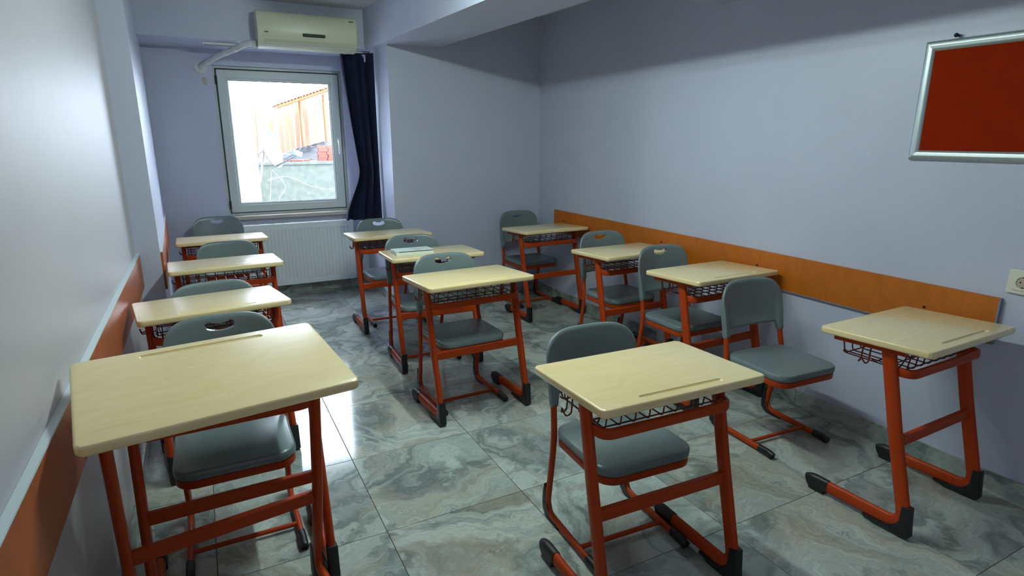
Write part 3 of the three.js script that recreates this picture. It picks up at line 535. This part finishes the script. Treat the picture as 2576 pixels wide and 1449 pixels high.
// ---------------------------------------------------------------- outside the window
const X = {
  white: std('#a4abb4', 0.8), conc: std('#5c5e58', 0.9, { map: concreteTex }), rust: std('#9a4518', 0.7), tarp: std('#25272a', 0.5), brick: std('#744034', 0.9), dish: std('#363837', 0.5), cable: std('#8f948f', 0.6),
  plank: ['#8a7256', '#978672', '#806048', '#a39a8a', '#867058'].map((c) => std(c, 0.85)), leaf: std('#6a7030', 0.8), blue: std('#3c6fd0', 0.5), dark: std('#6b6460', 0.8),
};
struct(mesh('ground', metres(bx(-30, 40, -3.2, -3, -60, -6.4)), X.conc), 'courtyard ground outside', 'ground');
{
  const b = thing('neighbour_building', 'white neighbouring building with a drainpipe beside the satellite dish', 'building', [-3, -3, -10]);
  mesh('wall', metres(bx(0, 3.84, 0, 10, -6, 0)), X.white, b);
  mesh('drainpipe', wire([V(3.62, 0, 0.06), V(3.62, 10, 0.06)], 0.045, 12), X.white, b);
  mesh('corner_trim', bx(3.5, 3.53, 0, 10, 0.001, 0.03), X.conc, b);
  const o = thing('outbuilding', 'low grey-green rendered outbuilding seen beyond the window', 'building', [0.9, -3, -13.5]);
  mesh('wall', metres(bx(0, 10, 0, 3.95, -9, 0)), X.conc, o); mesh('roof_slab', metres(bx(-0.05, 10.05, 3.95, 4.0, -9.05, 0.04)), X.conc, o);
  const d = thing('satellite_dish', 'pale satellite dish on the corner of the white neighbouring building', 'satellite dish', [0.94, 1.35, -9.5]);
  const pts = []; for (let i = 0; i <= 14; i++) { const r = i / 14 * 0.31; pts.push(new THREE.Vector2(r, r * r * 0.75)); } for (let i = 14; i >= 0; i--) { const r = i / 14 * 0.313; pts.push(new THREE.Vector2(r, r * r * 0.75 - 0.006)); }
  const q = new THREE.Quaternion().setFromUnitVectors(V(0, 1, 0), V(0.84, 0.3, 0.46).normalize());
  const di = mesh('reflector', new THREE.LatheGeometry(pts, 40), X.dish, d); di.quaternion.copy(q);
  mesh('feed_arm', join([wire([V(0.1, -0.25, 0.1), V(0.38, -0.08, 0.3)], 0.013, 8), wire([V(0.02, -0.28, 0.1), V(0.38, -0.08, 0.3)], 0.008, 8)]), X.dish, d);
  mesh('receiver', new THREE.CylinderGeometry(0.035, 0.035, 0.09, 16).rotateZ(1.2).translate(0.39, -0.07, 0.3), X.white, d); mesh('receiver_cap', new THREE.CylinderGeometry(0.04, 0.036, 0.03, 16).rotateZ(1.2).translate(0.335, -0.05, 0.3), X.blue, d);
  mesh('mount', join([wire([V(-0.05, -0.02, -0.02), V(-0.14, -0.1, -0.44)], 0.022, 10), wire([V(-0.05, -0.05, -0.02), V(-0.1, -0.5, -0.44)], 0.015, 8)]), X.dark, d);
  const f = thing('board_fence', 'weathered warm-toned board fence behind the rusty shed roof', 'fence', [1.4, 1.001, -17]);
  for (let i = 0; i < 20; i++) { const h = 1.25 + rnd() * 0.35; const m = mesh('plank', bx(-0.055, 0.055, 0, h, -0.012, 0.012), X.plank[Math.floor(rnd() * 5)], f); m.position.set(i * 0.13, 0, rnd() * 0.04); m.rotation.z = (rnd() - 0.5) * 0.06; }
  const s = thing('shed_roof', 'rust-orange corrugated shed roof on thin posts above the fence', 'roof', [1.75, 2.2, -15.2]);
  for (let i = 0; i < 3; i++) {
    const sh = new THREE.Shape(), n = 28, L = 0.56, w = (t) => 0.018 * Math.sin(t * Math.PI * 14);
    for (let k = 0; k <= n; k++) sh[k ? 'lineTo' : 'moveTo'](k / n * L, w(k / n) + 0.004); for (let k = n; k >= 0; k--) sh.lineTo(k / n * L, w(k / n) - 0.004);
    const m = mesh('corrugated_sheet', new THREE.ExtrudeGeometry(sh, { depth: 1.5, bevelEnabled: false }).translate(0, 0, -1.2), X.rust, s); m.position.set(0.02 + i * 0.5, 0.03 + i * 0.18, 0); m.rotation.z = 0.35;
  }
  for (const [x, h] of [[0.55, 1.3], [1.1, 1.45]]) mesh('post', wire([V(x, -1.2, 0), V(x, h - 1.15, 0)], 0.028, 8), X.rust, s);
  mesh('rafter', wire([V(0, -0.03, 0.33), V(1.5, 0.5, 0.33)], 0.03, 8), X.rust, s);
  const t = thing('tarpaulin', 'black tarpaulin heaped on the outbuilding roof beside the bricks', 'tarpaulin', [2.35, 1.0, -15.1]);
  { const g = new THREE.SphereGeometry(1, 40, 20, 0, Math.PI * 2, 0, Math.PI / 2), p = g.attributes.position; for (let i = 0; i < p.count; i++) { const n = 1 + 0.22 * fbm(p.getX(i) * 2.4, p.getZ(i) * 2.4 + p.getY(i), 3); p.setXYZ(i, p.getX(i) * 0.95 * n, Math.max(0, (p.getY(i) * 0.3 + p.getX(i) * 0.26 * p.getY(i)) * n), p.getZ(i) * 0.5 * n); } g.computeVertexNormals(); mesh('sheet', g, X.tarp, t); }
  const br = thing('brick_stack', 'stack of red bricks on the edge of the outbuilding roof', 'bricks', [2.42, 1.0, -14]);
  for (let r = 0; r < 5; r++) for (let c = 0; c < 3; c++) mesh('brick', rbx(-0.1, 0.1, 0, 0.066, -0.05, 0.05, 0.005, 1), X.brick, br).position.set(0.09 + c * 0.206 + (rnd() - 0.5) * 0.02 + (r % 2) * 0.02, r * 0.0665, (rnd() - 0.5) * 0.03);
  for (const [x, z, a] of [[1.75, -13.85, 0.5], [1.95, -13.8, -0.3], [1.5, -13.9, 1.1], [2.1, -13.95, 0.1]]) { const m = tag(mesh('roof_tile', rbx(-0.12, 0.12, 0, 0.04, -0.08, 0.08, 0.01), X.brick), 'loose red roof tile on the outbuilding roof', 'roof tile', 'loose roof tiles on the outbuilding'); m.position.set(x, 1.001, z); m.rotation.y = a; }
  const cab = (list, label) => tag(mesh('cable', sweep(new THREE.CatmullRomCurve3(list).getPoints(40), 0.003, 0.003, V(0.1, 1, 0.2), 6), X.cable), label, 'cable', 'white cables under the dish');
  cab([V(0.9, 0.9, -9.4), V(1.15, 0.95, -9.3), V(1.5, 0.8, -9.2), V(2.2, 0.72, -9.2), V(3, 0.85, -9.2)], 'thin white cable sagging across below the satellite dish');
  cab([V(0.95, 1.02, -9.36), V(0.9, 0.7, -9.25), V(0.86, 0.3, -9.3), V(0.8, -0.6, -9.3)], 'thin white cable hanging straight down below the satellite dish');
  cab([V(0.97, 1.05, -9.4), V(1.12, 0.8, -9.3), V(1.02, 0.62, -9.3), V(1.16, 0.4, -9.3), V(1.0, 0.1, -9.3)], 'thin white cable looping in a tangle below the satellite dish');
  mesh('wall_box', rbx(4.06, 4.18, 5.12, 5.3, 0.02, 0.14, 0.01), X.plank[4], b); mesh('box_bracket', wire([V(4.12, 5.29, 0.08), V(3.9, 5.42, 0.06), V(3.7, 5.44, 0.002)], 0.014, 8), X.dark, b);
}

renderer.render(scene, camera);
